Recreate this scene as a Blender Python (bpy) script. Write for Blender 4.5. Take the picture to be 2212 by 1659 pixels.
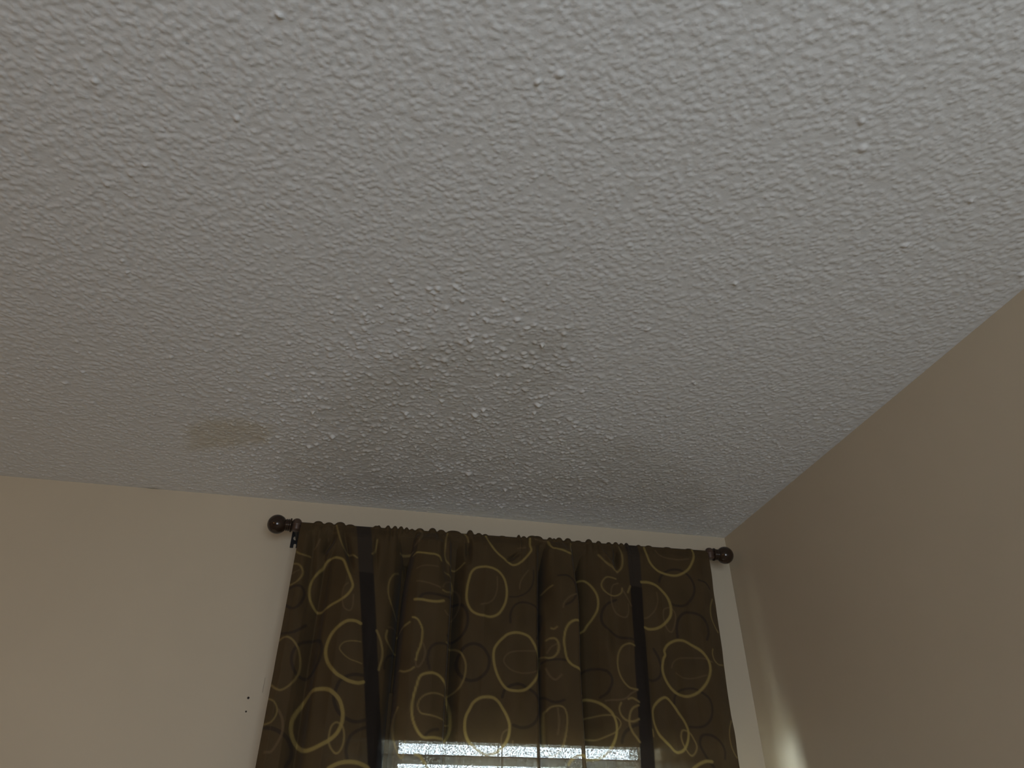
import bpy, bmesh, math, random
import numpy as np
from mathutils import Vector, Matrix

for o in list(bpy.data.objects):
    bpy.data.objects.remove(o)
S = bpy.context.scene
COL = S.collection
random.seed(4)
rng = np.random.default_rng(7)

# ---------------------------------------------------------------- camera
# corner of back wall and right wall is x=0,y=0; the room lies at x<0, y<0; ceiling at z=2.44
W, H, FPX = 2212, 1659, 1528.0
PITCH, YAW = math.radians(34.3), math.radians(12.0)
ZC = 2.44
Rv = np.array([math.cos(YAW), -math.sin(YAW), 0.0])
Fh = np.array([math.sin(YAW), math.cos(YAW), 0.0])
Zv = np.array([0.0, 0.0, 1.0])
Fv = math.cos(PITCH) * Fh + math.sin(PITCH) * Zv
Uv = -math.sin(PITCH) * Fh + math.cos(PITCH) * Zv
CAM = np.array([-1.10049, -1.93964, 1.58])
cam = bpy.data.cameras.new('camera')
cam.sensor_fit = 'HORIZONTAL'
cam.sensor_width = 36.0
cam.lens = 36.0 * FPX / W
cam.clip_start = 0.02
co = bpy.data.objects.new('camera', cam)
COL.objects.link(co)
co.matrix_world = Matrix(((Rv[0], Uv[0], -Fv[0], CAM[0]), (Rv[1], Uv[1], -Fv[1], CAM[1]),
                          (Rv[2], Uv[2], -Fv[2], CAM[2]), (0, 0, 0, 1)))
S.camera = co


def ray(x, y):
    return Fv * FPX + Rv * (x - W / 2) - Uv * (y - H / 2)


def on_y(x, y, Y):          # photo pixel -> point on the plane y = Y
    d = ray(x, y)
    return CAM + d * (Y - CAM[1]) / d[1]


def on_z(x, y, Z):
    d = ray(x, y)
    return CAM + d * (Z - CAM[2]) / d[2]


def on_x(x, y, X):
    d = ray(x, y)
    return CAM + d * (X - CAM[0]) / d[0]


# ---------------------------------------------------------------- light
S.view_settings.view_transform = 'Standard'
S.view_settings.look = 'None'
S.view_settings.gamma = 1.0
S.view_settings.use_curve_mapping = False
S.view_settings.exposure = 0.0

world = bpy.data.worlds.new('overcast_sky')
S.world = world
world.use_nodes = True
bg = world.node_tree.nodes['Background']
bg.inputs['Color'].default_value = (0.80, 0.91, 1.0, 1)
bg.inputs['Strength'].default_value = 55.0


def area(name, loc, rot, sx, sy, col, energy, portal=False):
    l = bpy.data.lights.new(name, 'AREA')
    l.shape = 'RECTANGLE'
    l.size, l.size_y = sx, sy
    l.color = col
    l.energy = energy
    if portal:
        l.cycles.is_portal = True
    o = bpy.data.objects.new(name, l)
    COL.objects.link(o)
    o.location = loc
    o.rotation_euler = rot
    return o


# window opening behind the curtain (portal for the sky) and daylight of the window behind the photographer
WX0, WX1, WZ0, WZ1 = -1.012, -0.292, 0.80, 1.890
area('window_sky_portal', ((WX0 + WX1) / 2, 0.13, (WZ0 + WZ1) / 2), (math.radians(-90), 0, 0), WX1 - WX0, WZ1 - WZ0,
     (1, 1, 1), 1.0, True)
area('window_rear_offscreen', (-0.95, -3.36, 1.45), (math.radians(90), 0, 0), 1.2, 1.1, (0.76, 0.88, 1.0), 23.0)
pl = bpy.data.lights.new('lamp_left_offscreen', 'POINT')
pl.color = (1.0, 0.56, 0.22)
pl.energy = 7.5
pl.shadow_soft_size = 0.07
po = bpy.data.objects.new('lamp_left_offscreen', pl)
COL.objects.link(po)
po.location = (-3.0, -2.4, 2.0)


# ---------------------------------------------------------------- helpers
def mat(name, col, rough=0.6, metal=0.0, spec=0.5):
    m = bpy.data.materials.new(name)
    m.use_nodes = True
    b = m.node_tree.nodes['Principled BSDF']
    b.inputs['Base Color'].default_value = (*col, 1)
    b.inputs['Roughness'].default_value = rough
    b.inputs['Metallic'].default_value = metal
    b.inputs['Specular IOR Level'].default_value = spec
    return m


def add_noise(m, scale, amount, bump=0.0, dist=0.001, detail=4):
    nt = m.node_tree
    b = nt.nodes['Principled BSDF']
    tc = nt.nodes.new('ShaderNodeTexCoord')
    n = nt.nodes.new('ShaderNodeTexNoise')
    n.inputs['Scale'].default_value = scale
    n.inputs['Detail'].default_value = detail
    nt.links.new(tc.outputs['Object'], n.inputs['Vector'])
    if amount:
        c = b.inputs['Base Color'].default_value[:]
        r = nt.nodes.new('ShaderNodeValToRGB')
        r.color_ramp.elements[0].position = 0.3
        r.color_ramp.elements[1].position = 0.7
        r.color_ramp.elements[0].color = (*[v * (1 - amount) for v in c[:3]], 1)
        r.color_ramp.elements[1].color = (*[min(1, v * (1 + amount)) for v in c[:3]], 1)
        nt.links.new(n.outputs['Fac'], r.inputs['Fac'])
        nt.links.new(r.outputs['Color'], b.inputs['Base Color'])
    if bump:
        n2 = nt.nodes.new('ShaderNodeTexNoise')
        n2.inputs['Scale'].default_value = scale * 12
        n2.inputs['Detail'].default_value = 3
        nt.links.new(tc.outputs['Object'], n2.inputs['Vector'])
        bp = nt.nodes.new('ShaderNodeBump')
        bp.inputs['Strength'].default_value = bump
        bp.inputs['Distance'].default_value = dist
        nt.links.new(n2.outputs['Fac'], bp.inputs['Height'])
        nt.links.new(bp.outputs['Normal'], b.inputs['Normal'])
    return m


def obj(name, bm, m, parent=None, smooth=False):
    me = bpy.data.meshes.new(name)
    bm.normal_update()
    bm.to_mesh(me)
    bm.free()
    return mobj(name, me, m, parent, smooth)


def mobj(name, me, m, parent=None, smooth=False):
    if m:
        me.materials.append(m)
    if smooth:
        me.polygons.foreach_set('use_smooth', [True] * len(me.polygons))
    o = bpy.data.objects.new(name, me)
    COL.objects.link(o)
    if parent:
        o.parent = parent
    return o


def box(bm, x0, x1, y0, y1, z0, z1):
    vs = [bm.verts.new((x, y, z)) for x in (x0, x1) for y in (y0, y1) for z in (z0, z1)]
    for f in ((0, 1, 3, 2), (4, 6, 7, 5), (0, 4, 5, 1), (2, 3, 7, 6), (0, 2, 6, 4), (1, 5, 7, 3)):
        bm.faces.new([vs[i] for i in f])
    return vs


def lathe(bm, prof, origin, axis, seg=32):
    """revolve (along, radius) profile about axis through origin"""
    a = Vector(axis).normalized()
    u = a.orthogonal().normalized()
    v = a.cross(u)
    o = Vector(origin)
    rings = []
    for (t, r) in prof:
        if r < 1e-6:
            rings.append([bm.verts.new(o + a * t)])
        else:
            rings.append([bm.verts.new(o + a * t + (u * math.cos(2 * math.pi * k / seg) + v * math.sin(2 * math.pi * k / seg)) * r)
                          for k in range(seg)])
    for A, B in zip(rings, rings[1:]):
        for k in range(seg):
            k2 = (k + 1) % seg
            if len(A) == 1 and len(B) == 1:
                continue
            if len(A) == 1:
                bm.faces.new((A[0], B[k], B[k2]))
            elif len(B) == 1:
                bm.faces.new((A[k], B[0], A[k2]))
            else:
                bm.faces.new((A[k], B[k], B[k2], A[k2]))
    bmesh.ops.recalc_face_normals(bm, faces=bm.faces)


def tag(o, label, cat, group=None):
    o['label'] = label
    o['category'] = cat
    if group:
        o['group'] = group
    return o


def struct(o, label=None):
    o['kind'] = 'structure'
    if label:
        o['label'] = label
    return o


def empty(name, loc):
    o = bpy.data.objects.new(name, None)
    COL.objects.link(o)
    o.location = loc
    o.empty_display_size = 0.05
    bpy.context.view_layer.update()
    return o


def grid_mesh(name, P, attrs=None, cattrs=None):
    """P: (rows, cols, 3) -> quad mesh"""
    r, c, _ = P.shape
    me = bpy.data.meshes.new(name)
    me.vertices.add(r * c)
    me.vertices.foreach_set('co', P.reshape(-1).astype(np.float32))
    i = np.arange(r * c).reshape(r, c)
    q = np.stack([i[:-1, :-1], i[:-1, 1:], i[1:, 1:], i[1:, :-1]], -1).reshape(-1, 4)
    n = len(q)
    me.loops.add(n * 4)
    me.loops.foreach_set('vertex_index', q.reshape(-1).astype(np.int32))
    me.polygons.add(n)
    me.polygons.foreach_set('loop_start', np.arange(0, n * 4, 4, dtype=np.int32))
    me.polygons.foreach_set('loop_total', np.full(n, 4, np.int32))
    me.update(calc_edges=True)
    for k, A in (attrs or {}).items():
        me.attributes.new(k, 'FLOAT', 'POINT').data.foreach_set('value', A.reshape(-1).astype(np.float32))
    for k, A in (cattrs or {}).items():
        me.attributes.new(k, 'FLOAT_COLOR', 'POINT').data.foreach_set('color', A.reshape(-1).astype(np.float32))
    me.validate()
    return me


def smooth_noise(shape, cells, rg):
    """bilinear-cosine value noise on a grid of the given shape, about `cells` cells along each axis"""
    a = rg.random((cells[0] + 2, cells[1] + 2))
    y = np.linspace(0, cells[0], shape[0], endpoint=False)
    x = np.linspace(0, cells[1], shape[1], endpoint=False)
    yi, xi = y.astype(int), x.astype(int)
    fy, fx = y - yi, x - xi
    fy, fx = fy * fy * (3 - 2 * fy), fx * fx * (3 - 2 * fx)
    A = a[np.ix_(yi, xi)]; B = a[np.ix_(yi, xi + 1)]; C = a[np.ix_(yi + 1, xi)]; D = a[np.ix_(yi + 1, xi + 1)]
    fy = fy[:, None]; fx = fx[None, :]
    return (A * (1 - fx) + B * fx) * (1 - fy) + (C * (1 - fx) + D * fx) * fy


# ---------------------------------------------------------------- materials
M_wall = add_noise(mat('beige_wall_paint', (0.605, 0.515, 0.385), 0.55, spec=0.3), 2.5, 0.03, 0.25, 0.0006)
M_carpet = add_noise(mat('carpet', (0.36, 0.30, 0.24), 0.95, spec=0.1), 6, 0.1, 0.5, 0.004)
M_white = mat('white_vinyl', (0.80, 0.80, 0.78), 0.4)
M_blind = mat('white_blind_slat', (0.74, 0.73, 0.68), 0.45)
M_cord = mat('blind_cord', (0.7, 0.69, 0.64), 0.8)
M_bronze = add_noise(mat('oiled_bronze', (0.036, 0.021, 0.013), 0.09, 0.1, 0.5), 25, 0.06)
M_bronze2 = add_noise(mat('bracket_bronze', (0.10, 0.062, 0.045), 0.34, 0.3, 0.5), 40, 0.2)
M_black = mat('dark_bracket_metal', (0.022, 0.022, 0.026), 0.4, 0.5)
M_screw = mat('screw_metal', (0.28, 0.29, 0.31), 0.35, 0.9)
M_hole = mat('nail_hole_dark', (0.03, 0.02, 0.015), 0.9)

M_glass = bpy.data.materials.new('window_glass')
M_glass.use_nodes = True
nt = M_glass.node_tree
nt.nodes.clear()
out = nt.nodes.new('ShaderNodeOutputMaterial')
mx = nt.nodes.new('ShaderNodeMixShader')
tr = nt.nodes.new('ShaderNodeBsdfTransparent')
tr.inputs['Color'].default_value = (0.93, 0.96, 0.95, 1)
gl = nt.nodes.new('ShaderNodeBsdfGlossy')
gl.inputs['Roughness'].default_value = 0.02
mx.inputs['Fac'].default_value = 0.06
nt.links.new(tr.outputs[0], mx.inputs[1])
nt.links.new(gl.outputs[0], mx.inputs[2])
nt.links.new(mx.outputs[0], out.inputs[0])

# ceiling paint: white, with water stains carried by a point attribute
M_ceil = mat('stippled_ceiling_paint', (0.80, 0.80, 0.78), 0.7, spec=0.25)
nt = M_ceil.node_tree
b = nt.nodes['Principled BSDF']
at = nt.nodes.new('ShaderNodeAttribute')
at.attribute_name = 'stain'
nt.links.new(at.outputs['Color'], b.inputs['Base Color'])
tc = nt.nodes.new('ShaderNodeTexCoord')
n2 = nt.nodes.new('ShaderNodeTexNoise')
n2.inputs['Scale'].default_value = 260
n2.inputs['Detail'].default_value = 3
nt.links.new(tc.outputs['Object'], n2.inputs['Vector'])
bp = nt.nodes.new('ShaderNodeBump')
bp.inputs['Strength'].default_value = 0.35
bp.inputs['Distance'].default_value = 0.0012
nt.links.new(n2.outputs['Fac'], bp.inputs['Height'])
nt.links.new(bp.outputs['Normal'], b.inputs['Normal'])

# curtain: loosely woven, so a little daylight passes straight through between the threads
M_cur = bpy.data.materials.new('brown_ring_print_fabric')
M_cur.use_nodes = True
nt = M_cur.node_tree
nt.nodes.clear()
L = nt.links.new
out = nt.nodes.new('ShaderNodeOutputMaterial')
at = nt.nodes.new('ShaderNodeAttribute'); at.attribute_name = 'print_colour'
op = nt.nodes.new('ShaderNodeAttribute'); op.attribute_name = 'open_weave'
tc = nt.nodes.new('ShaderNodeTexCoord')
mp = nt.nodes.new('ShaderNodeMapping'); mp.inputs['Scale'].default_value = (420, 60, 330)
L(tc.outputs['Object'], mp.inputs['Vector'])
nz = nt.nodes.new('ShaderNodeTexNoise'); nz.inputs['Scale'].default_value = 1.0; nz.inputs['Detail'].default_value = 2
L(mp.outputs[0], nz.inputs['Vector'])
rp = nt.nodes.new('ShaderNodeMapRange')
rp.inputs['From Min'].default_value = 0.40; rp.inputs['From Max'].default_value = 0.66
rp.inputs['To Min'].default_value = 0.004; rp.inputs['To Max'].default_value = 0.044
L(nz.outputs['Fac'], rp.inputs['Value'])
mu = nt.nodes.new('ShaderNodeMath'); mu.operation = 'MULTIPLY'
L(rp.outputs[0], mu.inputs[0]); L(op.outputs['Fac'], mu.inputs[1])
hs = nt.nodes.new('ShaderNodeMixRGB'); hs.blend_type = 'MULTIPLY'; hs.inputs['Fac'].default_value = 0.35
L(at.outputs['Color'], hs.inputs['Color1'])
gr = nt.nodes.new('ShaderNodeValToRGB')
gr.color_ramp.elements[0].color = (0.55, 0.55, 0.55, 1); gr.color_ramp.elements[1].color = (1.3, 1.3, 1.3, 1)
L(nz.outputs['Fac'], gr.inputs['Fac']); L(gr.outputs['Color'], hs.inputs['Color2'])
df = nt.nodes.new('ShaderNodeBsdfPrincipled')
df.inputs['Roughness'].default_value = 0.75; df.inputs['Specular IOR Level'].default_value = 0.2
df.inputs['Sheen Weight'].default_value = 0.05
L(hs.outputs[0], df.inputs['Base Color'])
tl = nt.nodes.new('ShaderNodeBsdfTranslucent')
L(hs.outputs[0], tl.inputs['Color'])
m1 = nt.nodes.new('ShaderNodeMixShader'); m1.inputs['Fac'].default_value = 0.07
L(df.outputs[0], m1.inputs[1]); L(tl.outputs[0], m1.inputs[2])
tp = nt.nodes.new('ShaderNodeBsdfTransparent')
m2 = nt.nodes.new('ShaderNodeMixShader')
L(mu.outputs[0], m2.inputs['Fac']); L(m1.outputs[0], m2.inputs[1]); L(tp.outputs[0], m2.inputs[2])
L(m2.outputs[0], out.inputs[0])

# ---------------------------------------------------------------- room shell
RX, RY = -4.3, -3.4           # left wall, wall behind the photographer
T = 0.14
bm = bmesh.new()
box(bm, RX - T, T, RY - T, T, -0.1, 0.0)
struct(obj('floor', bm, M_carpet), 'tan carpeted bedroom floor')
bm = bmesh.new()
box(bm, RX, WX0, 0, T, 0, ZC)
box(bm, WX1, 0, 0, T, 0, ZC)
box(bm, WX0, WX1, 0, T, WZ1, ZC)
box(bm, WX0, WX1, 0, T, 0, WZ0)
wall_back = struct(obj('wall_back', bm, M_wall), 'beige painted wall holding the curtained window')
bm = bmesh.new()
box(bm, 0, T, RY, T, 0, ZC)
struct(obj('wall_right', bm, M_wall), 'plain beige painted wall meeting the curtained wall at the corner')
bm = bmesh.new()
box(bm, RX - T, RX, RY, T, 0, ZC)
struct(obj('wall_left', bm, M_wall), 'beige painted side wall')
bm = bmesh.new()
box(bm, RX - T, T, RY - T, RY, 0, ZC)
struct(obj('wall_front', bm, M_wall), 'beige painted wall opposite the curtained window')

# ceiling: one stippled plaster surface, fine where the photograph shows it
STEP = 0.0022
xf = np.arange(-2.26, 0.0 + STEP / 2, STEP); xf[-1] = 0.0
yf = np.arange(-1.80, 0.0 + STEP / 2, STEP); yf[-1] = 0.0
xs = np.concatenate([np.linspace(RX, -2.26, 24)[:-1], xf])
ys = np.concatenate([np.linspace(RY, -1.80, 20)[:-1], yf])
nx0, ny0 = len(xs) - len(xf), len(ys) - len(yf)
hf = np.zeros((len(yf), len(xf)))
X2, Y2 = np.meshgrid(xf, yf)


def poly_mask(px, blur):
    """soft mask on the ceiling grid from a photo outline on the ceiling plane"""
    pts = np.array([on_z(u, v, ZC)[:2] for u, v in px])
    ins = np.zeros(X2.shape, bool)
    dmin = np.full(X2.shape, 9.0)
    n = len(pts)
    for k in range(n):
        (x1, y1), (x2, y2) = pts[k], pts[(k + 1) % n]
        c = ((y1 > Y2) != (y2 > Y2))
        xc = (x2 - x1) * (Y2 - y1) / (y2 - y1 + 1e-12) + x1
        ins ^= c & (X2 < xc)
        dx, dy = x2 - x1, y2 - y1
        t = np.clip(((X2 - x1) * dx + (Y2 - y1) * dy) / (dx * dx + dy * dy), 0, 1)
        dmin = np.minimum(dmin, np.hypot(X2 - x1 - t * dx, Y2 - y1 - t * dy))
    s = np.where(ins, dmin, -dmin)
    return np.clip(s / blur + 0.5, 0, 1)


patch = poly_mask([(560, 800), (700, 660), (900, 600), (1080, 640), (1250, 705), (1240, 840), (1330, 960), (1300, 1080),
                   (1000, 1090), (600, 1060), (480, 1000)], 0.10)
scr = poly_mask([(560, 880), (800, 760), (1010, 700), (1150, 740), (1225, 800), (1180, 880), (1230, 960), (1100, 1050),
                 (800, 1040), (600, 1000)], 0.06)


def splat(n, rlo, rhi, hlo, hhi, prob=None, aniso=0.55, power=2.0):
    cx = rng.uniform(xf[0], 0, n)
    cy = rng.uniform(yf[0], 0, n)
    if prob is not None:
        ii = np.clip(((cy - yf[0]) / STEP).astype(int), 0, len(yf) - 1)
        jj = np.clip(((cx - xf[0]) / STEP).astype(int), 0, len(xf) - 1)
        keep = rng.random(n) < prob[ii, jj]
        cx, cy = cx[keep], cy[keep]
    n = len(cx)
    r = rng.uniform(rlo, rhi, n)
    h = rng.uniform(hlo, hhi, n)
    an = rng.uniform(0, math.pi, n)
    e = rng.uniform(aniso, 1.0, n)
    K = int(math.ceil(rhi / STEP)) + 1
    ci = np.rint((cy - yf[0]) / STEP).astype(int)
    cj = np.rint((cx - xf[0]) / STEP).astype(int)
    for di in range(-K, K + 1):
        for dj in range(-K, K + 1):
            i, j = ci + di, cj + dj
            ok = (i >= 0) & (i < len(yf)) & (j >= 0) & (j < len(xf))
            dx = (cj + dj) * STEP + xf[0] - cx
            dy = (ci + di) * STEP + yf[0] - cy
            a = (dx * np.cos(an) + dy * np.sin(an)) / r
            bb = (-dx * np.sin(an) + dy * np.cos(an)) / (r * e)
            w = np.clip(1 - (a * a + bb * bb), 0, 1) ** power * h
            ok &= w > 0
            np.maximum.at(hf, (i[ok], j[ok]), w[ok])


dens = 0.25 + 0.75 * smooth_noise(hf.shape, (38, 46), rng)
dens *= (1 - 0.35 * scr)
far = np.clip((Y2 + 0.55) / 0.3, 0, 1) * np.clip((X2 + 1.6) / 0.4, 0, 1)
dens *= (1 - 0.55 * far)
splat(64000, 0.0045, 0.0085, 0.0006, 0.0017, dens, 0.45, 1.3)
splat(22000, 0.0034, 0.0055, 0.0008, 0.0017, None, 0.6, 1.3)
splat(9000, 0.005, 0.0095, 0.002, 0.0043, patch * 0.75 + 0.012, 0.5, 1.4)
splat(34000, 0.0032, 0.0050, 0.0014, 0.0032, np.clip((Y2 + 0.85) / 0.5, 0, 1) * np.clip((X2 + 1.75) / 0.5, 0.15, 1) * (0.3 + 0.7 * dens), 0.6, 1.2)
splat(520, 0.006, 0.013, 0.004, 0.0095, scr * 0.8, 0.5, 2.2)      # hanging drips where the water came through
hf += 0.0006 * (smooth_noise(hf.shape, (160, 200), rng) - 0.5)
hf += 0.003 * (smooth_noise(hf.shape, (9, 11), rng) - 0.5) * scr
edge = np.clip(np.minimum(-Y2, -X2) / 0.02, 0, 1)
hf *= 0.25 + 0.75 * edge

white = np.array([0.80, 0.80, 0.785])
tan = np.array([0.66, 0.60, 0.47])
grime = np.array([0.66, 0.645, 0.60])
st_tan = poly_mask([(405, 928), (440, 903), (530, 905), (590, 925), (575, 955), (500, 965), (408, 972)], 0.03) * \
    (0.42 + 0.3 * smooth_noise(hf.shape, (60, 70), rng))
st_gr = poly_mask([(620, 1085), (600, 990), (640, 900), (800, 790), (1000, 720), (1250, 706), (1236, 800), (1180, 860),
                   (1240, 930), (1420, 960), (1560, 1070), (1500, 1108), (1000, 1068)], 0.05) * \
    (0.22 + 0.5 * smooth_noise(hf.shape, (30, 36), rng))
cut = np.clip((0.052 + 0.012 * (smooth_noise(hf.shape, (1, 30), rng) - .5) + Y2) / 0.006 + 0.5, 0, 1) * np.clip((X2 + 1.55) / 0.1, 0, 1)
st_gr *= (1 - cut)
mould = np.exp(-(((X2 - on_z(330, 1055, ZC)[0]) / 0.02) ** 2 + ((Y2 + 0.002) / 0.004) ** 2))
colr = white[None, None] * np.ones(hf.shape + (1,))
colr = colr * (1 - st_gr[..., None]) + grime * st_gr[..., None]
colr = colr * (1 - st_tan[..., None]) + tan * st_tan[..., None]
colr = colr * (1 - 0.7 * mould[..., None]) + np.array([0.12, 0.11, 0.05]) * 0.7 * mould[..., None]
for (u, v, rr) in ((1836, 407, 0.0022), (405, 94, 0.0016), (1288, 1000, 0.002), (1432, 1046, 0.0025)):
    q = on_z(u, v, ZC)
    s = np.exp(-((X2 - q[0]) ** 2 + (Y2 - q[1]) ** 2) / rr ** 2)[..., None] * 0.8
    colr = colr * (1 - s) + np.array([0.15, 0.13, 0.1]) * s
full = np.zeros((len(ys), len(xs)))
full[ny0:, nx0:] = hf
colf = np.ones((len(ys), len(xs), 4)) * np.array([*white, 1])
colf[ny0:, nx0:, :3] = colr
XX, YY = np.meshgrid(xs, ys)
P = np.stack([XX, YY, ZC - full], -1)[:, ::-1]      # columns reversed: faces look down into the room
me = grid_mesh('ceiling', P, cattrs={'stain': colf[:, ::-1]})
ceil = struct(mobj('ceiling', me, M_ceil, None, True), 'white stippled plaster ceiling with water-stained patch')
bm = bmesh.new()
box(bm, RX - T, T, RY - T, T, ZC + 0.001, ZC + 0.1)
obj('ceiling_board', bm, M_white, ceil)

# small marks on the back wall
for (u, v, r) in ((536.5, 1507.5, 0.0030), (531.5, 1537, 0.0022)):
    q = on_y(u, v, 0.0)
    bm = bmesh.new()
    lathe(bm, [(0.0, 0.0), (0.0, r), (0.0008, r * 0.8), (0.0012, 0.0)], (q[0], 0.0002, q[2]), (0, -1, 0), 12)
    obj('nail_hole', bm, M_hole, wall_back)
bm = bmesh.new()
a, c = on_y(573, 1464, 0), on_y(570.5, 1496, 0)
box(bm, a[0] - 0.0006, a[0] + 0.0003, -0.0004, 0.001, c[2], a[2])
obj('hairline_crack', bm, mat('crack_line', (0.33, 0.27, 0.19), 0.9), wall_back)

# ---------------------------------------------------------------- window behind the curtain
bm = bmesh.new()
box(bm, -14, 12, T + 0.02, 30, -0.65, -0.55)  # unseen ground, added to dim light rising steeply through the window
struct(obj('ground_outside', bm, add_noise(mat('added_ground', (0.30, 0.29, 0.24), 0.95, spec=0.1), 1.5, 0.15)), 'unseen ground added outside the window')
win = struct(empty('window_1', ((WX0 + WX1) / 2, 0.07, WZ0)), 'window behind the brown curtain')


def child(name, bm, m, parent, smooth=False):
    o = obj(name, bm, m, parent, smooth)
    o.matrix_parent_inverse = parent.matrix_world.inverted()
    return o


bm = bmesh.new()
fw = 0.045
box(bm, WX0, WX0 + fw, 0.05, 0.11, WZ0, WZ1)
box(bm, WX1 - fw, WX1, 0.05, 0.11, WZ0, WZ1)
box(bm, WX0 + fw, WX1 - fw, 0.05, 0.11, WZ1 - 0.02, WZ1)
box(bm, WX0 + fw, WX1 - fw, 0.05, 0.11, WZ0, WZ0 + fw)
child('window_frame', bm, M_white, win)
bm = bmesh.new()
box(bm, WX0 + fw, WX1 - fw, 0.06, 0.10, 1.30, 1.345)
child('meeting_rail', bm, M_white, win)
for (z0, z1, yy) in ((1.345, WZ1 - 0.02, 0.088), (WZ0 + fw, 1.30, 0.072)):
    bm = bmesh.new()
    box(bm, WX0 + fw, WX1 - fw, yy, yy + 0.004, z0, z1)
    child('pane', bm, M_glass, win)
bm = bmesh.new()
box(bm, WX0 - 0.03, WX1 + 0.03, -0.02, 0.05, WZ0 - 0.02, WZ0)
child('window_sill', bm, M_white, win)

# horizontal blind, mounted on the wall over the opening
BX0, BX1 = -1.235, -0.215
blind = empty('horizontal_blind', ((BX0 + BX1) / 2, -0.03, 1.84))
tag(blind, 'white slatted horizontal blind hanging over the window behind the curtain', 'blind')
bm = bmesh.new()
box(bm, BX0, BX1, -0.056, -0.001, 1.829, 1.906)
bmesh.ops.bevel(bm, geom=bm.edges[:], offset=0.003, segments=2, affect='EDGES')
child('headrail', bm, M_blind, blind)
tilt = math.radians(15)
slat = None
z = 1.8195 - 0.0275
k = 0
while z > 0.88:
    if slat is None:
        bm = bmesh.new()
        n = 6
        top, bot = [], []
        for side, lst in ((0.0013, top), (-0.0013, bot)):
            for xx in (BX0 + 0.004, BX1 - 0.004):
                lst.append([bm.verts.new((xx - (BX0 + BX1) / 2,
                                          -0.025 * math.cos(tilt) * t, 0.025 * math.sin(tilt) * t + 0.002 * (1 - t * t) + side))
                            for t in np.linspace(-1, 1, n + 1)])
        for i in range(n):
            bm.faces.new((top[0][i], top[1][i], top[1][i + 1], top[0][i + 1]))
            bm.faces.new((bot[0][i], bot[0][i + 1], bot[1][i + 1], bot[1][i]))
            for e in (0, 1):
                bm.faces.new((top[e][i], top[e][i + 1], bot[e][i + 1], bot[e][i]))
        for i in (0, n):
            bm.faces.new((top[0][i], top[1][i], bot[1][i], bot[0][i]))
        bmesh.ops.recalc_face_normals(bm, faces=bm.faces)
        slat = obj('slat', bm, M_blind, blind)
        s = slat
    else:
        s = slat.copy()
        COL.objects.link(s)
        s.parent = blind
    s.location = (0, 0, z - 1.84)
    z -= 0.0405
    k += 1
bm = bmesh.new()
box(bm, BX0 + 0.004, BX1 - 0.004, -0.055, -0.006, z - 0.005, z + 0.012)
child('bottom_rail', bm, M_blind, blind)
for xx in (BX0 + 0.12, (BX0 + BX1) / 2, BX1 - 0.12):
    for yy in (-0.0565, -0.0045):
        bm = bmesh.new()
        box(bm, xx - 0.0012, xx + 0.0012, yy - 0.0006, yy + 0.0006, z, 1.84)
        child('ladder_cord', bm, M_cord, blind)

# ---------------------------------------------------------------- curtain rod
YR = -0.095
bl = on_y(598.8, 1132.4, YR)
br = on_y(1565.7, 1199.6, YR)
A, B = Vector(bl), Vector(br)
ax = (B - A).normalized()


def rod_z(x):
    return A.z + (x - A.x) * (B.z - A.z) / (B.x - A.x)


rod = empty('curtain_rod', A.lerp(B, 0.5))
tag(rod, 'dark bronze curtain rod with a ball finial at each end', 'curtain rod')
bm = bmesh.new()
Lr = (B - A).length
lathe(bm, [(0.03, 0.0), (0.03, 0.0085), (Lr - 0.03, 0.0085), (Lr - 0.03, 0)], A, ax, 24)
child('pole', bm, M_bronze, rod, True)
RB = 0.0252
for (c, d) in ((A, ax), (B, -ax)):
    bm = bmesh.new()
    prof = [(-RB * math.cos(t), RB * math.sin(t)) for t in np.linspace(0, math.radians(152), 26)]
    prof[0] = (-RB, 0.0)
    lathe(bm, prof, c, d, 48)
    fin = child('finial', bm, M_bronze, rod, True)
    bm = bmesh.new()
    lathe(bm, [(0.0190, 0.0), (0.0190, 0.0138), (0.0220, 0.0146), (0.0240, 0.0158), (0.0252, 0.0158), (0.0262, 0.0145), (0.0272, 0.0145), (0.0284, 0.0162),
               (0.0300, 0.0162), (0.0310, 0.0146), (0.0320, 0.0146), (0.0332, 0.0176), (0.0352, 0.0186), (0.0372, 0.0176), (0.0384, 0.0)],
          c, d, 40)
    nk = child('finial_neck', bm, M_bronze, fin, True)
    nk.matrix_parent_inverse = Matrix.Identity(4)
    nk.matrix_parent_inverse = (rod.matrix_world).inverted() @ Matrix.Identity(4)
    nk.matrix_parent_inverse = Matrix.Identity(4)

# brackets: a screwed wall plate with holes, an arm and a domed cup around the pole
lx = on_y(629.5, 1163, 0)[0]
pz1, pz0 = on_y(640, 1138, 0)[2], on_y(629, 1183.5, 0)[2]


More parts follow.
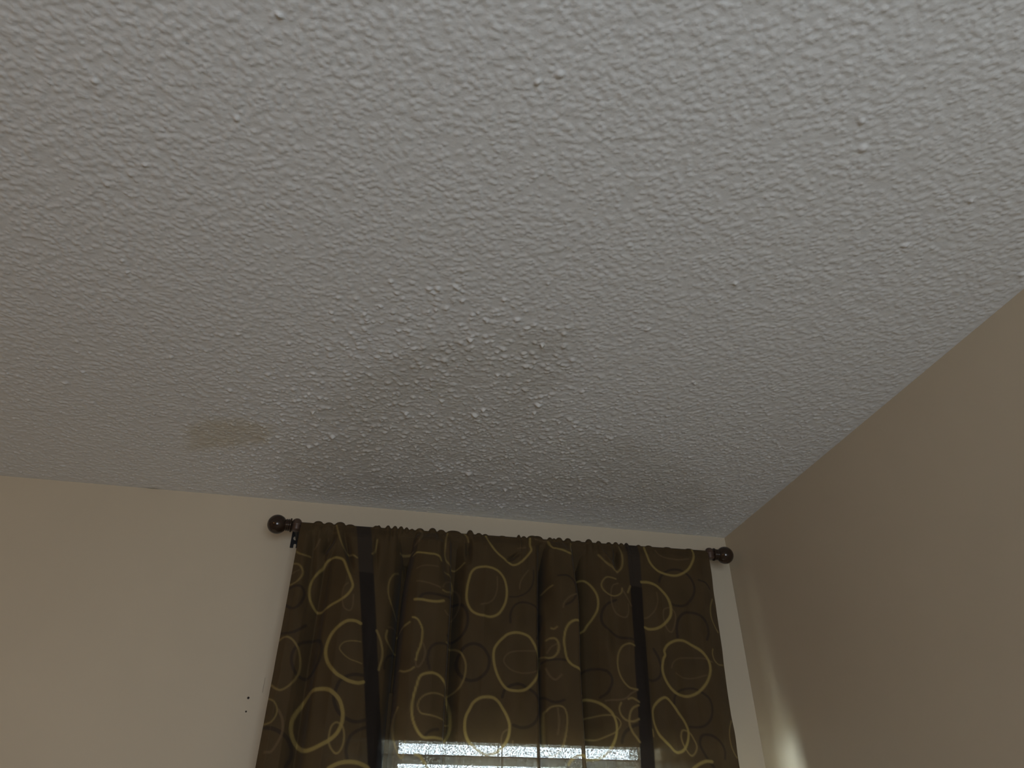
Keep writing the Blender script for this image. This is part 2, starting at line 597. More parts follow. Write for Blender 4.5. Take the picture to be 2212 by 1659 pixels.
def plate_mesh(w, z0, z1, holes, slot):
    cu = bpy.data.curves.new('plate_outline', 'CURVE')
    cu.dimensions = '2D'
    cu.fill_mode = 'BOTH'
    cu.extrude = 0.0012
    def sp(pts):
        s = cu.splines.new('POLY')
        s.points.add(len(pts) - 1)
        for p, q in zip(s.points, pts):
            p.co = (q[0], q[1], 0, 1)
        s.use_cyclic_u = True
    sc, sw, sh = slot
    arc = [(sc + sw * math.cos(t), z0 + sh + sw * math.sin(t)) for t in np.linspace(0, math.pi, 9)]
    sp([(0, z0), (0, z1), (w, z1), (w, z0), (sc + sw, z0)] + arc + [(sc - sw, z0)])
    for (hx, hz, r) in holes:
        sp([(hx + r * math.cos(t), hz + r * math.sin(t)) for t in np.linspace(0, 2 * math.pi, 17)[:-1]])
    o = bpy.data.objects.new('tmp', cu)
    COL.objects.link(o)
    dg = bpy.context.evaluated_depsgraph_get()
    me = bpy.data.meshes.new_from_object(o.evaluated_get(dg))
    bpy.data.objects.remove(o)
    return me


h1, h2 = on_y(638.6, 1163.3, 0), on_y(641.2, 1153, 0)
sl = on_y(636.8, 1178, 0)
for (cx, mirror, lab) in ((on_y(641.5, 1131, YR)[0], False, 'bronze curtain rod bracket with holed wall plate, far from the room corner'),
                          (on_y(1532.5, 1195, YR)[0], True, 'bronze curtain rod bracket tucked in beside the room corner')):
    zr = rod_z(cx)
    br_ = empty('rod_bracket', (cx, 0, zr))
    tag(br_, lab, 'bracket')
    w = 0.030
    dz = zr - rod_z(on_y(641.5, 1131, YR)[0])
    me = plate_mesh(w, pz0 + dz, pz1 + dz, [(h1[0] - lx, h1[2] + dz, 0.0062), (h2[0] - lx, h2[2] + dz, 0.0050)], (sl[0] - lx, 0.0034, 0.0085))
    p = mobj('wall_plate', me, M_black, br_)
    x0 = lx if not mirror else cx - (0.030 + lx - on_y(641.5, 1131, YR)[0])
    p.matrix_parent_inverse = br_.matrix_world.inverted()
    p.matrix_world = Matrix.Translation((x0, -0.0013, 0)) @ Matrix.Rotation(math.radians(90), 4, 'X')
    bm = bmesh.new()
    lathe(bm, [(0, 0.0), (0, 0.0042), (0.0012, 0.0040), (0.0020, 0.0022), (0.0022, 0)], (x0 + (h2[0] - lx) + 0.001, -0.0018, h2[2] + dz), (0, -1, 0), 16)
    sc = obj('screw', bm, M_screw, br_, True)
    sc.matrix_parent_inverse = br_.matrix_world.inverted()
    bm = bmesh.new()
    box(bm, cx - 0.004, cx + 0.004, YR + 0.008, -0.002, zr - 0.011, zr + 0.003)
    bmesh.ops.bevel(bm, geom=bm.edges[:], offset=0.0015, segments=2, affect='EDGES')
    arm = obj('arm', bm, M_black, br_)
    arm.matrix_parent_inverse = br_.matrix_world.inverted()
    bm = bmesh.new()
    lathe(bm, [(-0.0145, 0), (-0.0145, 0.0105), (-0.0125, 0.0128), (-0.001, 0.0128), (0.0, 0.0142), (0.0020, 0.0142), (0.0028, 0.0136), (0.009, 0.0130),
               (0.0140, 0.0108), (0.0174, 0.0072), (0.0190, 0.003), (0.0193, 0)], (cx, YR, zr), (0, 0, 1), 32)
    cup = obj('cup', bm, M_bronze2, br_, True)
    cup.matrix_parent_inverse = br_.matrix_world.inverted()

# ---------------------------------------------------------------- curtain
XL = on_y(651.5, 1132, YR)[0]
XR = on_y(1523, 1187, YR)[0]
YC = YR - 0.016          # mean front plane of the cloth
CS = 0.0016
cx = np.linspace(XL, XR, int((XR - XL) / CS))
nc = len(cx)
ZB = 0.55                # hem
zrod = np.array([rod_z(x) for x in cx])


# --- printed rings and one painted fold highlight, traced on the cloth plane
def K(n, pts):
    ox, oy, s = {1: (540, 1080, 6.144), 2: (860, 1120, 6.144), 3: (1180, 1130, 5.027), 4: (540, 1340, 5.2), 5: (860, 1340, 5.2),
                 6: (1200, 1340, 5.2)}[n]
    return [(ox + a / s, oy + b / s) for a, b in pts], s


STROKES = [
 # crop, kind, width, closed, points
 (1,'g',22,0,[(605,680),(660,725),(730,752),(800,742)]),
 (1,'g',22,0,[(570,850),(630,865),(685,920),(705,985),(680,1050),(620,1110),(520,1135)]),
 (1,'r',16,0,[(540,1000),(590,970),(650,960)]),
 (1,'D',30,0,[(500,1185),(600,1165),(690,1180),(725,1250),(700,1340),(640,1430),(560,1460),(470,1390)]),
 (1,'G',29,1,[(1015,820),(1060,785),(1130,770),(1200,790),(1245,830),(1290,960),(1330,1070),(1360,1170),(1340,1235),(1280,1310),(1200,1360),(1100,1400),(1020,1440),(950,1470),(880,1450),(830,1390),(795,1310),(785,1220),(800,1120),(840,1030),(900,960),(970,890)]),
 (1,'r',16,0,[(1300,1150),(1250,1190),(1225,1280),(1225,1390),(1250,1470),(1320,1505),(1360,1440),(1370,1300)]),
 (1,'g',20,0,[(1150,330),(1180,470),(1220,590),(1270,680),(1320,730),(1370,760),(1420,800)]),
 (1,'g',20,0,[(1620,740),(1660,690),(1680,600),(1690,540)]),
 (1,'g',28,0,[(2010,680),(2080,685),(2160,680)]),
 (1,'g',18,0,[(1980,940),(1910,985),(1860,1060),(1835,1150),(1835,1250),(1860,1350),(1900,1440),(1955,1540)]),
 (1,'r',20,0,[(860,640),(900,580),(930,520)]),  # faint highlight on a fold, painted into the cloth colour
 (2,'G',25,0,[(205,500),(250,485),(320,500),(400,515),(480,525),(540,555),(560,600)]),
 (2,'r',16,0,[(230,715),(290,690),(380,680),(510,690)]),
 (2,'r',18,0,[(230,895),(310,905),(420,930),(540,975)]),
 (2,'G',30,0,[(200,1140),(300,1145),(400,1160),(500,1165),(580,1145)]),
 (2,'D',32,0,[(250,1140),(300,1080),(400,1060),(560,1080),(700,1090),(820,1130),(890,1220),(915,1330),(900,1450),(840,1560),(760,1610),(640,1590)]),
 (2,'g',22,0,[(610,740),(670,750),(720,800),(740,870),(725,950),(680,1000),(620,1020),(575,1005)]),
 (2,'r',16,0,[(740,840),(660,860),(600,910),(575,960)]),
 (2,'r',18,0,[(750,880),(800,960),(825,1060),(815,1170),(770,1270),(710,1325),(640,1320),(600,1270)]),
 (2,'G',29,1,[(960,740),(1000,690),(1060,665),(1150,665),(1250,690),(1330,735),(1390,810),(1420,900),(1430,1000),(1415,1120),(1370,1220),(1310,1290),(1220,1325),(1120,1320),(1030,1295),(960,1240),(915,1150),(900,1040),(915,900),(940,800)]),
 (2,'g',20,0,[(660,190),(635,280),(620,400),(615,500),(640,570),(690,620),(750,650),(820,635),(880,590)]),
 (2,'g',20,0,[(880,190),(915,230),(940,300)]),
 (2,'G',26,0,[(1170,230),(1200,320),(1250,410),(1320,490),(1400,555),(1450,600),(1510,635),(1580,620),(1660,560),(1730,480),(1760,430),(1745,360),(1755,260)]),
 (2,'r',16,0,[(1580,410),(1680,400)]),
 (2,'r',16,0,[(1820,270),(1900,295),(2000,285)]),
 (2,'D',24,0,[(1475,1400),(1480,1270),(1540,1170),(1640,1130),(1760,1150),(1850,1210),(1890,1320),(1880,1480),(1840,1600)]),
 (2,'D',20,0,[(1790,700),(1790,820),(1760,920),(1680,1010),(1560,1060),(1470,1060)]),
 (2,'r',16,0,[(1300,800),(1300,950),(1260,1080),(1180,1150),(1080,1170)]),
 (2,'r',16,0,[(1720,700),(1650,790),(1610,870),(1600,950)]),
 (2,'r',28,0,[(280,130),(320,200),(290,290),(230,360)]),
 (2,'g',20,0,[(1920,990),(1970,950),(2020,925)]),
 (3,'G',23,0,[(25,200),(35,255),(60,285),(110,305),(170,328),(250,355)]),
 (3,'G',25,0,[(1070,255),(1085,340),(1120,430),(1180,500),(1260,550),(1370,580),(1450,565),(1530,510),(1580,420),(1600,330),(1590,280)]),
 (3,'r',14,0,[(1190,290),(1220,340),(1290,380),(1420,405),(1540,395)]),
 (3,'G',28,0,[(1020,650),(1100,650),(1180,680),(1250,740),(1310,820),(1340,910),(1340,1000),(1310,1060),(1250,1120),(1180,1155),(1110,1155),(1065,1140)]),
 (3,'r',14,0,[(1190,760),(1200,850),(1170,950),(1110,1020),(1060,1040)]),
 (3,'r',14,1,[(1275,940),(1260,1000),(1275,1090),(1310,1170),(1350,1190),(1380,1110),(1385,1000),(1340,930)]),
 (3,'D',25,0,[(1220,640),(1250,570),(1330,520),(1430,520),(1520,570),(1580,660),(1590,760),(1550,850),(1480,910),(1400,910),(1340,880)]),
 (3,'D',28,0,[(1410,1250),(1400,1150),(1420,1050),(1480,990),(1570,985),(1660,1030),(1720,1110),(1740,1210),(1720,1280)]),
 (3,'D',22,0,[(1640,630),(1720,660),(1770,720)]),
 (3,'g',18,0,[(1800,830),(1775,900),(1770,990),(1790,1070),(1830,1140),(1865,1185)]),
 (3,'g',16,0,[(1790,1380),(1785,1430),(1810,1500),(1860,1540),(1920,1540)]),
 (3,'g',22,0,[(790,255),(805,330),(815,420),(800,500),(755,550)]),
 (3,'g',20,0,[(560,350),(620,420),(700,490),(750,540)]),
 (3,'g',16,0,[(740,620),(690,600),(640,600),(600,640),(590,690),(620,750),(680,795),(740,805),(790,780),(800,730)]),
 (3,'r',14,0,[(760,670),(710,690),(690,760),(695,880),(730,970),(790,1030),(840,1045),(865,980),(860,900)]),
 (3,'g',22,0,[(890,705),(875,740),(860,775)]),
 (3,'r',16,0,[(800,740),(850,830),(900,920)]),
 (3,'D',25,0,[(740,850),(650,890),(600,960),(590,1050),(620,1130),(700,1200),(800,1260),(920,1285)]),
 (3,'G',21,0,[(300,595),(380,600),(440,620),(500,690),(545,780),(560,860),(550,950),(510,1030),(460,1100),(430,1150),(380,1165),(340,1160)]),
 (3,'g',20,0,[(270,220),(262,260),(255,320)]),
 (3,'G',24,0,[(330,1100),(270,1095),(210,1130),(170,1200),(155,1300),(165,1400),(190,1500),(240,1560),(310,1600),(350,1630)]),
 (3,'g',18,0,[(20,1280),(70,1290),(100,1350),(95,1430),(50,1480),(0,1490)]),
 (3,'D',20,0,[(100,610),(200,610),(270,680),(290,790),(250,880),(170,930)]),
 (3,'r',16,0,[(290,810),(220,840),(160,900),(140,960)]),
 (6,'g',18,0,[(855,305),(800,285),(740,300),(700,360),(680,440),(680,540),(705,640),(750,720),(810,775),(890,795)]),
 (6,'G',27,1,[(1205,350),(1240,290),(1300,250),(1370,235),(1450,250),(1550,310),(1640,390),(1700,470),(1720,560),(1705,650),(1660,740),(1590,815),(1500,855),(1410,850),(1340,820),(1270,740),(1210,640),(1185,550),(1195,450),(1215,400)]),
 (6,'r',12,0,[(1290,540),(1310,480),(1380,435),(1500,430),(1640,440),(1740,480)]),
 (6,'r',12,0,[(1340,600),(1420,645),(1530,660),(1680,625)]),
 (6,'D',25,0,[(1090,330),(1140,430),(1170,540),(1160,640),(1100,680),(1040,680)]),
 (6,'D',25,0,[(280,600),(340,560),(420,540),(540,570),(600,640),(610,720),(570,820),(500,870)]),
 (6,'G',26,0,[(275,870),(370,880),(460,910),(540,970),(610,1050),(655,1140),(670,1230),(660,1310),(630,1400),(580,1490),(510,1545),(440,1560),(380,1550),(335,1525)]),
 (6,'g',13,0,[(300,1090),(400,1085),(520,1070),(620,1080),(690,1120),(715,1180),(660,1260),(560,1310),(470,1340),(390,1330),(330,1300)]),
 (6,'g',20,0,[(790,900),(830,890),(880,915),(905,935)]),
 (6,'g',20,0,[(715,940),(695,1000),(715,1070),(770,1130),(840,1150),(905,1125)]),
 (6,'g',20,0,[(900,970),(840,1000),(810,1060),(805,1170),(840,1270),(880,1330),(915,1380)]),
 (6,'r',16,0,[(890,800),(820,840),(740,900),(550,910)]),
 (6,'D',30,0,[(910,1180),(830,1210),(770,1260),(740,1320),(730,1380)]),
 (6,'G',26,1,[(1240,880),(1190,880),(1130,930),(1085,1000),(1080,1080),(1100,1170),(1150,1270),(1220,1360),(1280,1430),(1320,1475),(1370,1490),(1430,1460),(1470,1380),(1485,1280),(1470,1210),(1430,1130),(1370,1050),(1310,960)]),
 (6,'g',16,1,[(1420,1240),(1400,1300),(1420,1390),(1470,1480),(1520,1525),(1560,1490),(1575,1420),(1550,1350),(1500,1270)]),
 (6,'D',25,0,[(1880,1560),(1880,1470),(1830,1380),(1740,1310),(1660,1290),(1620,1320),(1610,1400),(1650,1500),(1700,1580),(1760,1659)]),
 (6,'G',28,0,[(1530,1680),(1550,1659),(1600,1620),(1670,1590),(1735,1595)]),
 (6,'g',14,0,[(1980,1130),(1950,1220),(1945,1310),(1970,1420),(2010,1500),(2045,1545)]),
 (6,'D',22,0,[(1320,950),(1330,860),(1380,800),(1480,770),(1580,790),(1700,880),(1740,1000),(1720,1120),(1640,1200),(1500,1200)]),
 (6,'g',18,0,[(1070,1240),(1076,1270),(1080,1310)]),
 (4,'g',18,0,[(320,240),(370,205),(430,205),(480,235),(520,285),(550,350),(565,450),(555,560),(510,660),(440,740),(350,790),(290,775),(240,730)]),
 (4,'D',28,1,[(530,300),(620,240),(720,205),(780,230),(805,300),(790,420),(740,530),(670,610),(590,640),(510,590),(470,480),(480,380)]),
 (4,'G',31,0,[(1240,65),(1180,40),(1090,40),(1000,90),(920,170),(870,270),(850,370),(865,470),(910,560),(970,630),(1040,670),(1110,705),(1200,725),(1270,710)]),
 (4,'g',10,0,[(1240,265),(1140,260),(1050,280),(1005,340),(1040,400),(1120,460),(1250,505)]),
 (4,'D',30,0,[(1270,635),(1150,635),(1060,665),(1000,720),(960,810),(940,900),(965,1000),(1010,1070),(1090,1130),(1190,1155),(1300,1130)]),
 (4,'G',34,1,[(800,785),(880,800),(950,850),(1005,920),(1035,1020),(1040,1110),(1020,1200),(970,1290),(890,1360),(800,1410),(700,1455),(620,1470),(550,1430),(490,1350),(460,1250),(465,1140),(510,1040),(580,940),(640,860),(700,800)]),
 (4,'g',17,1,[(975,1165),(920,1200),(890,1290),(885,1390),(920,1470),(965,1510),(1010,1480),(1045,1400),(1055,1300),(1035,1210)]),
 (4,'D',28,0,[(1300,1215),(1210,1250),(1130,1310),(1090,1400),(1075,1490),(1090,1580)]),
 (4,'G',34,0,[(880,1680),(910,1659),(1000,1620),(1100,1605),(1210,1615),(1300,1650),(1330,1680)]),
 (4,'g',14,0,[(210,885),(270,920),(305,990),(295,1070),(240,1150),(160,1175)]),
 (4,'r',22,0,[(320,1010),(360,1100),(370,1200),(355,1290),(300,1400),(240,1480),(170,1490)]),
 (4,'D',34,0,[(180,1215),(260,1225),(340,1260),(420,1330),(460,1430),(450,1540),(400,1640)]),
 (4,'D',25,0,[(350,150),(440,160),(540,130),(630,60)]),
 (4,'g',21,0,[(1420,130),(1460,220),(1485,320),(1485,410),(1465,490),(1445,560)]),
 (4,'g',19,0,[(1540,120),(1525,190),(1550,250),(1600,300),(1645,325)]),
 (4,'r',16,0,[(1560,80),(1620,65),(1655,75)]),
 (4,'g',20,0,[(1670,135),(1720,100),(1780,65)]),
 (4,'G',18,0,[(1810,15),(1850,30),(1880,60),(1915,140),(1915,230),(1895,330),(1860,420),(1845,490)]),
 (4,'r',16,0,[(1920,300),(1945,380),(1935,470),(1890,550),(1850,560),(1840,480)]),
 (4,'g',18,0,[(1670,590),(1720,610),(1780,600),(1825,570)]),
 (4,'D',20,0,[(1640,340),(1570,380),(1520,450),(1510,540)]),
 (4,'g',14,0,[(1650,1000),(1610,1100),(1595,1220),(1600,1340),(1625,1450),(1660,1540),(1690,1570),(1715,1480),(1725,1380)]),
 (5,'G',24,1,[(215,690),(250,650),(320,630),(390,630),(450,655),(500,710),(540,790),(570,900),(590,1010),(595,1120),(590,1220),(570,1290),(540,1335),(480,1350),(380,1345),(280,1350),(230,1320),(180,1240),(145,1140),(135,1040),(145,930),(170,830),(195,750)]),
 (5,'g',13,0,[(580,930),(530,890),(450,855),(370,850),(280,875),(220,930),(200,1000),(230,1070),(290,1090),(400,1110),(500,1140),(580,1160)]),
 (5,'D',24,0,[(265,1350),(300,1300),(370,1260),(430,1250)]),
 (5,'G',26,0,[(170,1530),(220,1550),(260,1610),(290,1659),(310,1690)]),
 (5,'D',25,0,[(330,580),(310,480),(330,380),(380,320),(460,295),(540,300)]),
 (5,'g',18,0,[(530,280),(600,290),(660,330),(710,390),(745,480),(750,570),(730,670),(690,750),(640,800),(580,825)]),
 (5,'D',30,1,[(680,400),(740,310),(840,280),(930,320),(1000,410),(1010,500),(980,590),(910,660),(820,690),(740,670),(680,600),(655,500)]),
 (5,'G',26,1,[(1180,200),(1230,165),(1310,150),(1400,160),(1470,195),(1520,270),(1560,360),(1585,450),(1580,560),(1550,650),(1490,730),(1420,785),(1330,805),(1240,795),(1180,755),(1120,670),(1080,570),(1060,460),(1065,350),(1110,270)]),
 (5,'r',13,0,[(1540,350),(1400,350),(1260,370),(1190,420),(1180,490),(1260,570),(1370,600),(1500,590),(1570,570)]),
 (5,'D',28,0,[(1160,870),(1190,790),(1270,740),(1370,730),(1500,800),(1560,870),(1590,970),(1570,1080),(1500,1180),(1380,1215),(1280,1190)]),
 (5,'G',27,1,[(790,1010),(830,940),(900,890),(980,875),(1060,885),(1120,930),(1165,1000),(1205,1080),(1235,1180),(1230,1280),(1200,1370),(1150,1440),(1080,1500),(1010,1520),(930,1510),(850,1450),(780,1370),(745,1270),(740,1160),(755,1080)]),
 (5,'r',15,0,[(1230,1230),(1160,1280),(1140,1390),(1170,1490),(1220,1560),(1260,1480),(1270,1370)]),
 (5,'g',16,0,[(1640,250),(1680,230),(1730,235),(1760,290),(1760,370),(1730,430),(1680,450),(1620,430),(1580,400)]),
 (5,'r',14,0,[(1740,300),(1690,330),(1650,390)]),
 (5,'r',18,0,[(1640,560),(1680,640),(1740,690),(1800,640)]),
 (5,'D',22,0,[(1590,490),(1660,470),(1760,470),(1850,480)]),
 (5,'D',22,0,[(1610,870),(1700,930),(1760,940),(1830,920)]),
 (5,'g',16,1,[(1625,1090),(1650,1030),(1700,990),(1780,985),(1830,1015),(1855,1080),(1860,1180),(1845,1300),(1815,1420),(1770,1500),(1710,1545),(1660,1520),(1635,1470)]),
 (5,'r',14,0,[(1760,1010),(1775,1150),(1760,1300)]),
 (5,'G',27,0,[(1870,1640),(1900,1590),(1960,1550),(2020,1540),(2060,1570),(2080,1640)]),
 (5,'g',18,0,[(1690,120),(1720,130),(1750,110)]),
]
BASE = np.array([0.070, 0.0445, 0.0185])
INK = {'G': np.array([0.27, 0.195, 0.062]), 'g': np.array([0.205, 0.145, 0.052]), 'r': np.array([0.135, 0.088, 0.042]), 'D': np.array([0.024, 0.017, 0.013])}
STRIPE = np.array([0.018, 0.0125, 0.009])
STRIPE_TOP = np.array([0.036, 0.026, 0.018])


def catmull(p, closed):
    p = np.array(p)
    n = len(p)
    outp = []
    m = n if closed else n - 1
    for i in range(m):
        if closed:
            a, b_, c, d = p[(i - 1) % n], p[i], p[(i + 1) % n], p[(i + 2) % n]
        else:
            a, b_, c, d = p[max(i - 1, 0)], p[i], p[i + 1], p[min(i + 2, n - 1)]
        k = max(3, int(np.linalg.norm(c - b_) / 0.0012))
        t = np.linspace(0, 1, k, endpoint=False)[:, None]
        outp.append(0.5 * (2 * b_ + (c - a) * t + (2 * a - 5 * b_ + 4 * c - d) * t ** 2 + (3 * b_ - a - 3 * c + d) * t ** 3))
    if not closed:
        outp.append(p[-1:])
    return np.concatenate(outp)


ZT = 2.40
zg = np.arange(1.66, ZT, CS)                     # print raster (x, z) on the cloth plane
ink = np.ones((len(zg), nc, 3)) * BASE
ink *= (0.90 + 0.2 * smooth_noise((len(zg), nc), (18, 40), rng))[..., None]
dxr = (XR - XL) / (nc - 1)
# horizontal seam of the rod pocket hem and the two woven stripes
for (topx, seam, bot) in (((768, 804), (775, 807, 1241), (794.5, 828)), ((1355, 1381), (1357, 1384.5, 1269), (1378.5, 1409.5))):
    zs = on_y(seam[0], seam[2], YC)[2]
    xa, xb = on_y(seam[0], seam[2], YC)[0], on_y(seam[1], seam[2], YC)[0]
    xc_, xd = on_y(bot[0], 1659, YC)[0], on_y(bot[1], 1659, YC)[0]
    zb = on_y(bot[0], 1659, YC)[2]
    t = (zs - zg) / (zs - zb)
    l_, r_ = xa + (xc_ - xa) * t, xb + (xd - xb) * t
    m = np.clip((cx[None] - l_[:, None]) / 0.002 + .5, 0, 1) * np.clip((r_[:, None] - cx[None]) / 0.002 + .5, 0, 1)
    up = np.clip((zg - zs) / 0.002 + .5, 0, 1)[:, None]
    sc_ = (STRIPE * (1 - up) + STRIPE_TOP * up)
    stripe_m = m[..., None]
    ink = ink * (1 - stripe_m) + sc_.reshape(len(zg), 1, 3) * stripe_m
stripe_all = (ink[..., 0] < 0.055)
for order in ('D', 'r', 'g', 'G'):
    for (cr, kind, wd, closed, pts) in STROKES:
        if kind != order:
            continue
        px, s = K(cr, pts)
        q = [on_y(u, v, YC)[[0, 2]] for u, v in px]
        c = catmull(q, closed)
        hw = wd / s / 2 * 0.00128
        x0, x1 = c[:, 0].min() - hw - .004, c[:, 0].max() + hw + .004
        z0, z1 = c[:, 1].min() - hw - .004, c[:, 1].max() + hw + .004
        j0, j1 = max(0, int((x0 - XL) / dxr)), min(nc, int((x1 - XL) / dxr) + 2)
        i0, i1 = max(0, int((z0 - zg[0]) / CS)), min(len(zg), int((z1 - zg[0]) / CS) + 2)
        if j1 <= j0 or i1 <= i0:
            continue
        dm = np.full((i1 - i0, j1 - j0), 9.0)
        gx, gz = cx[j0:j1][None], zg[i0:i1][:, None]
        for (a_, b_) in c:
            dm = np.minimum(dm, (gx - a_) ** 2 + (gz - b_) ** 2)
        dm = np.sqrt(dm)
        m = (np.clip((hw - dm) / 0.0016 + 0.5, 0, 1) * (0.85 if kind in 'Gg' else 0.7))[..., None]
        ink[i0:i1, j0:j1] = ink[i0:i1, j0:j1] * (1 - m) + INK[kind] * m

# --- folds: depth towards the room at photo columns (read along y = 1450 of the photograph)
FOLD = [(590, 0.0), (612, .008), (640, .006), (662, -.010), (690, .004), (725, .013), (770, .010), (800, .007), (828, -.002), (850, -.020), (874, -.022),
        (889, .014), (905, .022), (930, .022), (948, .013), (960, -.012), (976, -.014), (1000, .003), (1045, .012), (1090, .009), (1130, .006),
        (1160, .004), (1174, -.010), (1183, -.016), (1196, .010), (1215, .019), (1236, .017), (1247, -.010), (1262, -.017), (1280, -.008),
        (1320, .006), (1365, .009), (1400, .006), (1450, .001), (1500, .006), (1545, .005), (1570, .001)]
fx = np.array([on_y(u, 1450, YC)[0] for u, _ in FOLD])
fd = np.array([d for _, d in FOLD])
xx_ = np.linspace(XL, XR, 4000)
dd = np.interp(xx_, fx, fd)
ker = np.hanning(19); ker /= ker.sum()
dd = np.convolve(np.pad(dd, 9, mode='edge'), ker, 'valid')

# ruffles of the gathered rod pocket: (photo column, half width px, height m)
RUF = []
u = 690.0
for (u, w_, h_) in [(688, 9, 4), (711, 8, 3), (735, 10, 5), (757, 8, 2), (812, 5, 3), (818, 4, 4), (838, 5, 5), (853, 5, 5), (866, 5, 5), (878, 4, 4), (890, 4, 2),
                    (907, 8, 4), (934, 8, 6), (953, 8, 4), (980, 15, 4), (1015, 7, 7), (1034, 6, 3), (1048, 5, 2), (1085, 6, 1), (1120, 3.5, 5),
                    (1131, 5, 3), (1150, 12, 5), (1160, 12, 5), (1187, 5, 4), (1196, 4, 3), (1207, 7, 5), (1226, 7, 5), (1248, 7, 2), (1271, 7, 6),
                    (1292, 5, 4), (1314, 5, 3), (1329, 5, 4), (1341, 4, 3), (1352, 4, 4), (1378, 4, 2), (1400, 7, 2), (1440, 8, 1.5), (1487, 8, 1.5)]:
    RUF.append((on_y(u, 1130 + (u - 650) * 0.0655, YR)[0], w_ * 0.00128, h_ * 0.0016))
ruf = np.zeros(nc)
for (x_, w_, h_) in RUF:
    t = np.clip(1 - ((cx - x_) / w_) ** 2, 0, 1)
    ruf = np.maximum(ruf, h_ * np.sqrt(t))
ks = np.hanning(5); ks /= ks.sum()
ruf = np.convolve(np.pad(ruf, 2, mode='edge'), ks, 'valid')

rows, uvz = [], []
PR = 0.0098
th = np.radians(np.concatenate([np.linspace(-130, -20, 8), np.linspace(-10, 90, 16)]))      # 0 = straight up, 90 = front
for t in th:
    rr = PR + ruf * (0.35 + 0.65 * max(0, math.cos(t))) * (1 if t > -1.2 else 0.3)
    rows.append((cx.copy(), YR - rr * math.sin(t), zrod + rr * math.cos(t)))
zvis = np.arange(0.0, 0.66, CS)[1:]
zlow = np.linspace(0.66, 1.0, 60)[1:] * 1.78
drops = np.concatenate([zvis, zlow])
sfrac = (cx - XL) / (XR - XL)
fl_l, fl_r = on_y(552, 1659, YC)[0] - XL, on_y(1598, 1659, YC)[0] - XR      # side edges drift slightly
wr1 = smooth_noise((len(drops), nc), (14, 34), rng) - 0.5
wr2 = smooth_noise((len(drops), nc), (4, 38), rng) - 0.5
PINCH = [  # slanting pinch folds below the pocket: (px0,py0)-(px1,py1), half width px, depth m
    ((682, 1140), (660, 1330), 9, -.012), ((744, 1150), (762, 1240), 6, -.010), ((700, 1190), (728, 1150), 7, -.008),
    ((728, 1150), (690, 1230), 6, .006), ((1170, 1180), (1192, 1330), 9, -.013), ((1014, 1150), (1012, 1215), 6, -.010),
    ((955, 1150), (955, 1300), 7, -.008), ((1252, 1180), (1245, 1260), 7, -.008), ((1330, 1180), (1330, 1235), 6, -.008),
    ((868, 1150), (885, 1230), 7, -.009), ((814, 1150), (812, 1240), 5, -.005), ((1097, 1215), (1120, 1195), 6, -.006),
    ((1300, 1190), (1330, 1240), 6, .004), ((895, 1180), (910, 1145), 6, .006)]
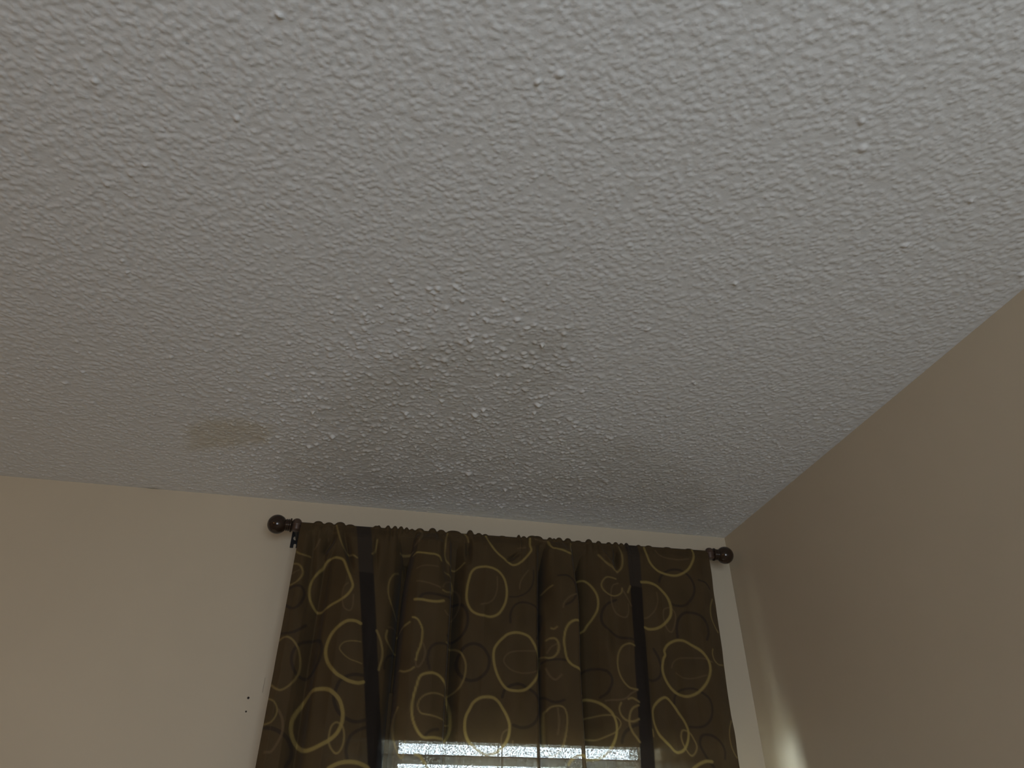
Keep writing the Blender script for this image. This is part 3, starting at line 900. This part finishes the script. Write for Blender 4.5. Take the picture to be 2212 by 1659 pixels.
# shoulders that hang over the recess beside them: (photo column, half width px, sideways shift m)
OVER = [(on_y(u, 1450, YC)[0], w_ * 0.00128, d_) for u, w_, d_ in
        ((668, 14, .006), (891, 22, -.016), (949, 20, .014), (1192, 18, -.013), (1242, 18, .015), (836, 18, .008), (1168, 14, .006), (1280, 16, -.004))]
PIN = [(on_y(*a, YC)[[0, 2]], on_y(*b_, YC)[[0, 2]], w_ * 0.00128, d_) for a, b_, w_, d_ in PINCH]
for k, dr in enumerate(drops):
    g = min(1.0, dr / 0.20)
    g = g * g * (3 - 2 * g)
    zz = zrod - dr
    # folds run down almost plumb, drifting a little
    sh = 0.004 * math.sin(dr * 5.0) + 0.010 * (0.30 - min(dr, 0.30)) * 0
    D = np.interp(cx + sh, xx_, dd) * (0.50 + 0.50 * g) * 2.0
    D = np.where(D < 0, D * 1.5, D)
    D = D * min(1.0, dr / 0.03)
    if dr < 0.66:
        for (p, q, w_, d_) in PIN:
            zm = zz
            t = np.clip((p[1] - zm) / (p[1] - q[1] + 1e-9), -0.3, 1.3)
            xc2 = p[0] + (q[0] - p[0]) * t
            fade = np.clip(1.15 - np.abs(t - 0.5) * 2 * 0.95, 0, 1)
            D = D + 2.4 * d_ * np.exp(-((cx - xc2) / w_) ** 2) * fade * min(1.0, dr / 0.02)
    D = D + 0.008 * wr1[k] * g + 0.013 * wr2[k] * g
    rf = ruf * math.exp(-dr / 0.038) * 0.9
    y = YR - PR - (0.0062 * min(1, dr / 0.02)) - D - rf
    y = np.minimum(y, -0.066 if dr > 0.40 else (-0.052 if dr > 0.08 else YR - 0.0098 + 0.65 * max(0, dr - 0.015)))
    tt = min(dr / 0.56, 1.2)
    xo = cx + tt * (fl_l * (1 - sfrac) + fl_r * sfrac)
    for (x_, w_, d_) in OVER:
        xo = xo + 1.5 * d_ * (0.3 + 0.7 * g) * min(1.0, dr / 0.03) * np.exp(-((cx + sh - x_) / w_) ** 2)
    rows.append((xo, y, zz))
P = np.array([np.stack(r, -1) for r in rows])
# below the photograph the print goes on, mirrored over the traced part
zq = np.where(P[..., 2] < 1.757, 1.757 + np.abs(((P[..., 2] - 1.757 + 0.45) % 0.9) - 0.45), P[..., 2])
fz = np.clip((zq - zg[0]) / CS, 0, len(zg) - 1.001)
fj = np.clip((P[..., 0] - XL) / dxr, 0, nc - 1.001)
zi, ji = fz.astype(int), fj.astype(int)
wz, wj = (fz - zi)[..., None], (fj - ji)[..., None]
pc = (ink[zi, ji] * (1 - wj) + ink[zi, ji + 1] * wj) * (1 - wz) + (ink[zi + 1, ji] * (1 - wj) + ink[zi + 1, ji + 1] * wj) * wz
ow = np.where(pc[..., 0] < 0.034, 0.0, 1.0)
ow = np.where(pc[..., 0] > 0.2, 0.35, ow)
ow[:len(th) + 4] = 0.0
me = grid_mesh('curtain', P, attrs={'open_weave': ow}, cattrs={'print_colour': np.concatenate([pc, np.ones(pc.shape[:2] + (1,))], -1)})
cur = mobj('curtain', me, M_cur, None, True)
tag(cur, 'brown ring-print curtain gathered on the bronze rod over the window', 'curtain')
